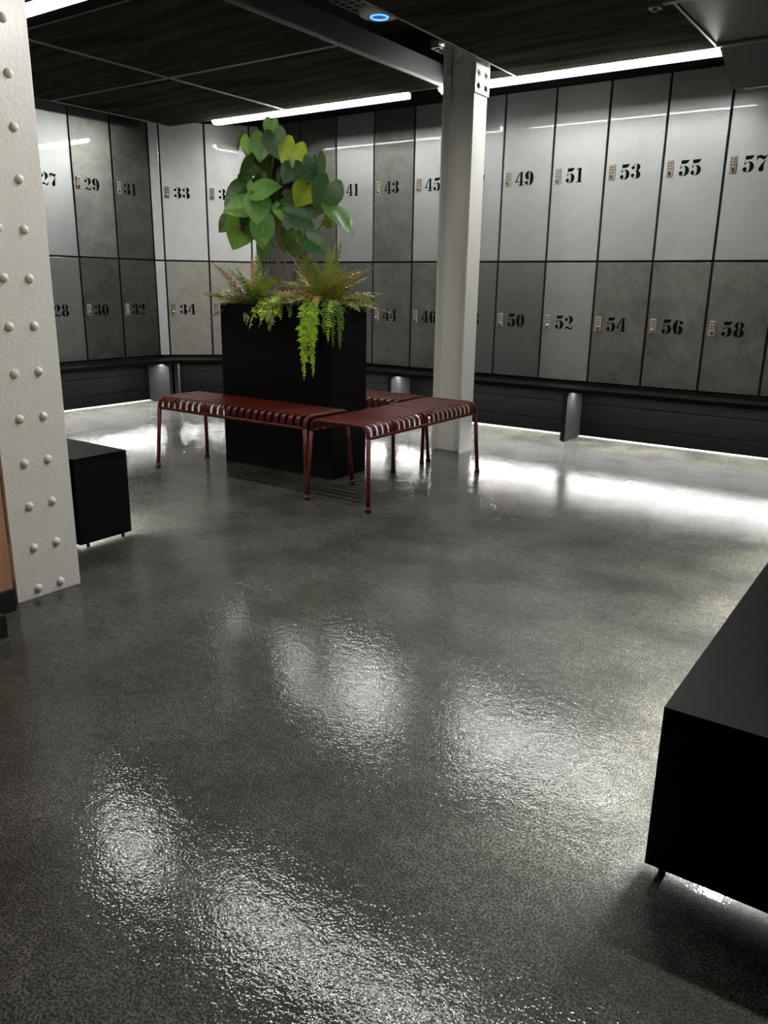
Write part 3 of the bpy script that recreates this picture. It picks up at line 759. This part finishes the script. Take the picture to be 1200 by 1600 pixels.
def frond(L, az, el, grav, pw, n, curl, rnd, dens=1.0):
    """one fern frond: arching midrib with two rows of pointed leaflets; starts at the origin"""
    bm = bmesh.new(); d = Vector((math.cos(az) * math.cos(el), math.sin(az) * math.cos(el), math.sin(el))); p = Vector((0, 0, 0)); step = L / n
    pts = [p.copy()]; dirs = [d.copy()]
    for i in range(n):
        p = p + d * step; d = (d - UP * grav * step + Vector((rnd.uniform(-1, 1), rnd.uniform(-1, 1), 0)) * curl * .06).normalized(); pts.append(p.copy()); dirs.append(d.copy())
    tube(bm, pts, [.0022 * (1 - .75 * i / n) for i in range(n + 1)], 5)
    side0 = Vector((-math.sin(az), math.cos(az), 0)); roll = rnd.uniform(-.5, .5)
    for i in range(2, n + 1):
        t = i / n; l = pw * (math.sin(math.pi * min(1, t ** .7 * .93 + .05)) ** .8) * (1 if t < .97 else .5)
        for s in (-1, 1):
            fw = dirs[i]; up = fw.cross(side0)
            side = (side0 * s * math.cos(roll) + up * (math.sin(roll) * s + rnd.uniform(-.25, .25) * (1 + 3 * curl))).normalized()
            nr = fw.cross(side).normalized(); ll = l * rnd.uniform(1 - .5 * curl, 1 + .35 * curl)
            a = pts[i]; w = step * .46 * dens
            q = a + side * ll * .5 + fw * ll * .22 + nr * curl * ll * rnd.uniform(0, .35); e = a + side * ll + fw * ll * (.45 - .3 * curl * rnd.random()) - UP * ll * .2 + nr * curl * ll * rnd.uniform(-.6, .6)
            v = [bm.verts.new(c) for c in (a - fw * w * .5, q - fw * w, e, q + fw * w * .9, a + fw * w * .5)]
            bm.faces.new((v[0], v[1], v[3], v[4])); bm.faces.new((v[1], v[2], v[3]))
            if curl > .4:      # finely divided: small side lobes
                for k in (.35, .65):
                    c0 = a.lerp(e, k); b2 = ll * .38 * (1 - k * .4)
                    for s2 in (-1, 1):
                        e2 = c0 + fw * s2 * b2 + side * b2 * .4 + nr * rnd.uniform(-.5, .5) * b2
                        u = [bm.verts.new(c) for c in (c0 - side * w * .35, e2, c0 + side * w * .35)]; bm.faces.new(u)
    return bm
def fern(name, label, loc, specs, seed):
    t = thing(name, label, 'fern', loc, 0, 'ferns in the black planter'); rnd = random.Random(seed)
    for cnt, az0, az1, el0, el1, l0, l1, grav, pw, mats, curl, sx in specs:
        for i in range(cnt):
            az = az0 + (az1 - az0) * (i + rnd.random()) / cnt; L = rnd.uniform(l0, l1)
            bm = frond(L, az, rnd.uniform(el0, el1), grav * rnd.uniform(.8, 1.2), pw * rnd.uniform(.8, 1.2), max(12, int(L / (.0115 if curl < .4 else .017))), curl, rnd, 1.0)
            obj('frond', bm, rnd.choice(mats), t, loc=(rnd.uniform(-sx, sx), rnd.uniform(-.02, .02), rnd.uniform(-.01, .01)))
    return t
PI = math.pi
AR = math.atan2(CR.y, CR.x); AC = math.atan2(CT.y, CT.x)     # azimuths: along the picture to the right, and towards the room
G, O, Br, Li = 'fern_green', 'fern_olive', 'fern_brown', 'fern_lime'
fern('fern', 'brown-tipped fern at the left end of the black planter', (-3.83, 3.98, PH - .02),
     [(24, 0, 2 * PI, .45, 1.2, .24, .36, 2.8, .046, [G, G, O, O, Br], .15, .09),
      (10, AR + PI - .6, AR + PI + .6, .15, .8, .26, .36, 2.2, .042, [Br, Br, O], .15, .05),
      (8, 0, 6, 1.0, 1.4, .30, .40, 1.2, .042, [Br, O, G], .15, .07),
      (5, AC - .6, AC + .9, .1, .5, .18, .26, 8, .026, [G, O], .2, .08)], 3)
fern('fern', 'large brown-tipped fern at the right end of the black planter', (-3.23, 3.98, PH - .01),
     [(30, 0, 2 * PI, .40, 1.2, .28, .42, 2.6, .048, [G, G, O, Br], .15, .08),
      (14, AR - .6, AR + .7, .2, 1.0, .30, .44, 1.9, .044, [O, Br, G, O], .15, .05),
      (9, AR + PI - .5, AR + PI + .5, .4, 1.0, .26, .36, 2.6, .046, [Br, O, G], .15, .05),
      (8, 0, 6, 1.0, 1.4, .36, .44, 1.0, .044, [Br, O, G], .15, .06),
      (5, AC - .2, AC + 1.0, .1, .4, .24, .34, 9, .026, [G, O], .2, .06),
      (7, AC - .8, AC + .8, .6, 1.0, .18, .26, 7, .010, ['leaf_mid', G], .05, .04)], 5)
fern('trailing_fern', 'bright lime-green fern trailing far down the planter front', (-3.235, 3.86, PH + .035),
     [(9, AC - 1.0, AC + .4, -.2, .3, .22, .34, 24, .034, [Li], 1.0, .07), (5, AC - .4, AC + .2, -.2, .2, .40, .53, 22, .036, [Li], 1.0, .035)], 8)
fern('trailing_fern', 'smaller lime-green fern hanging over the planter at its right corner', (-3.085, 3.86, PH + .035),
     [(7, AC - .3, AC + .9, -.2, .3, .22, .36, 22, .030, [Li, Li, G], 1.0, .03)], 9)
fern('trailing_fern', 'low yellow-green fern in the middle of the planter front', (-3.52, 3.90, PH + .01),
     [(16, AC - 1.5, AC + 1.4, .1, .8, .17, .30, 9, .038, [Li, G, O], .8, .12), (5, AC - 1.3, AC - .5, -.1, .3, .18, .26, 12, .032, [Li], 1.0, .1)], 10)
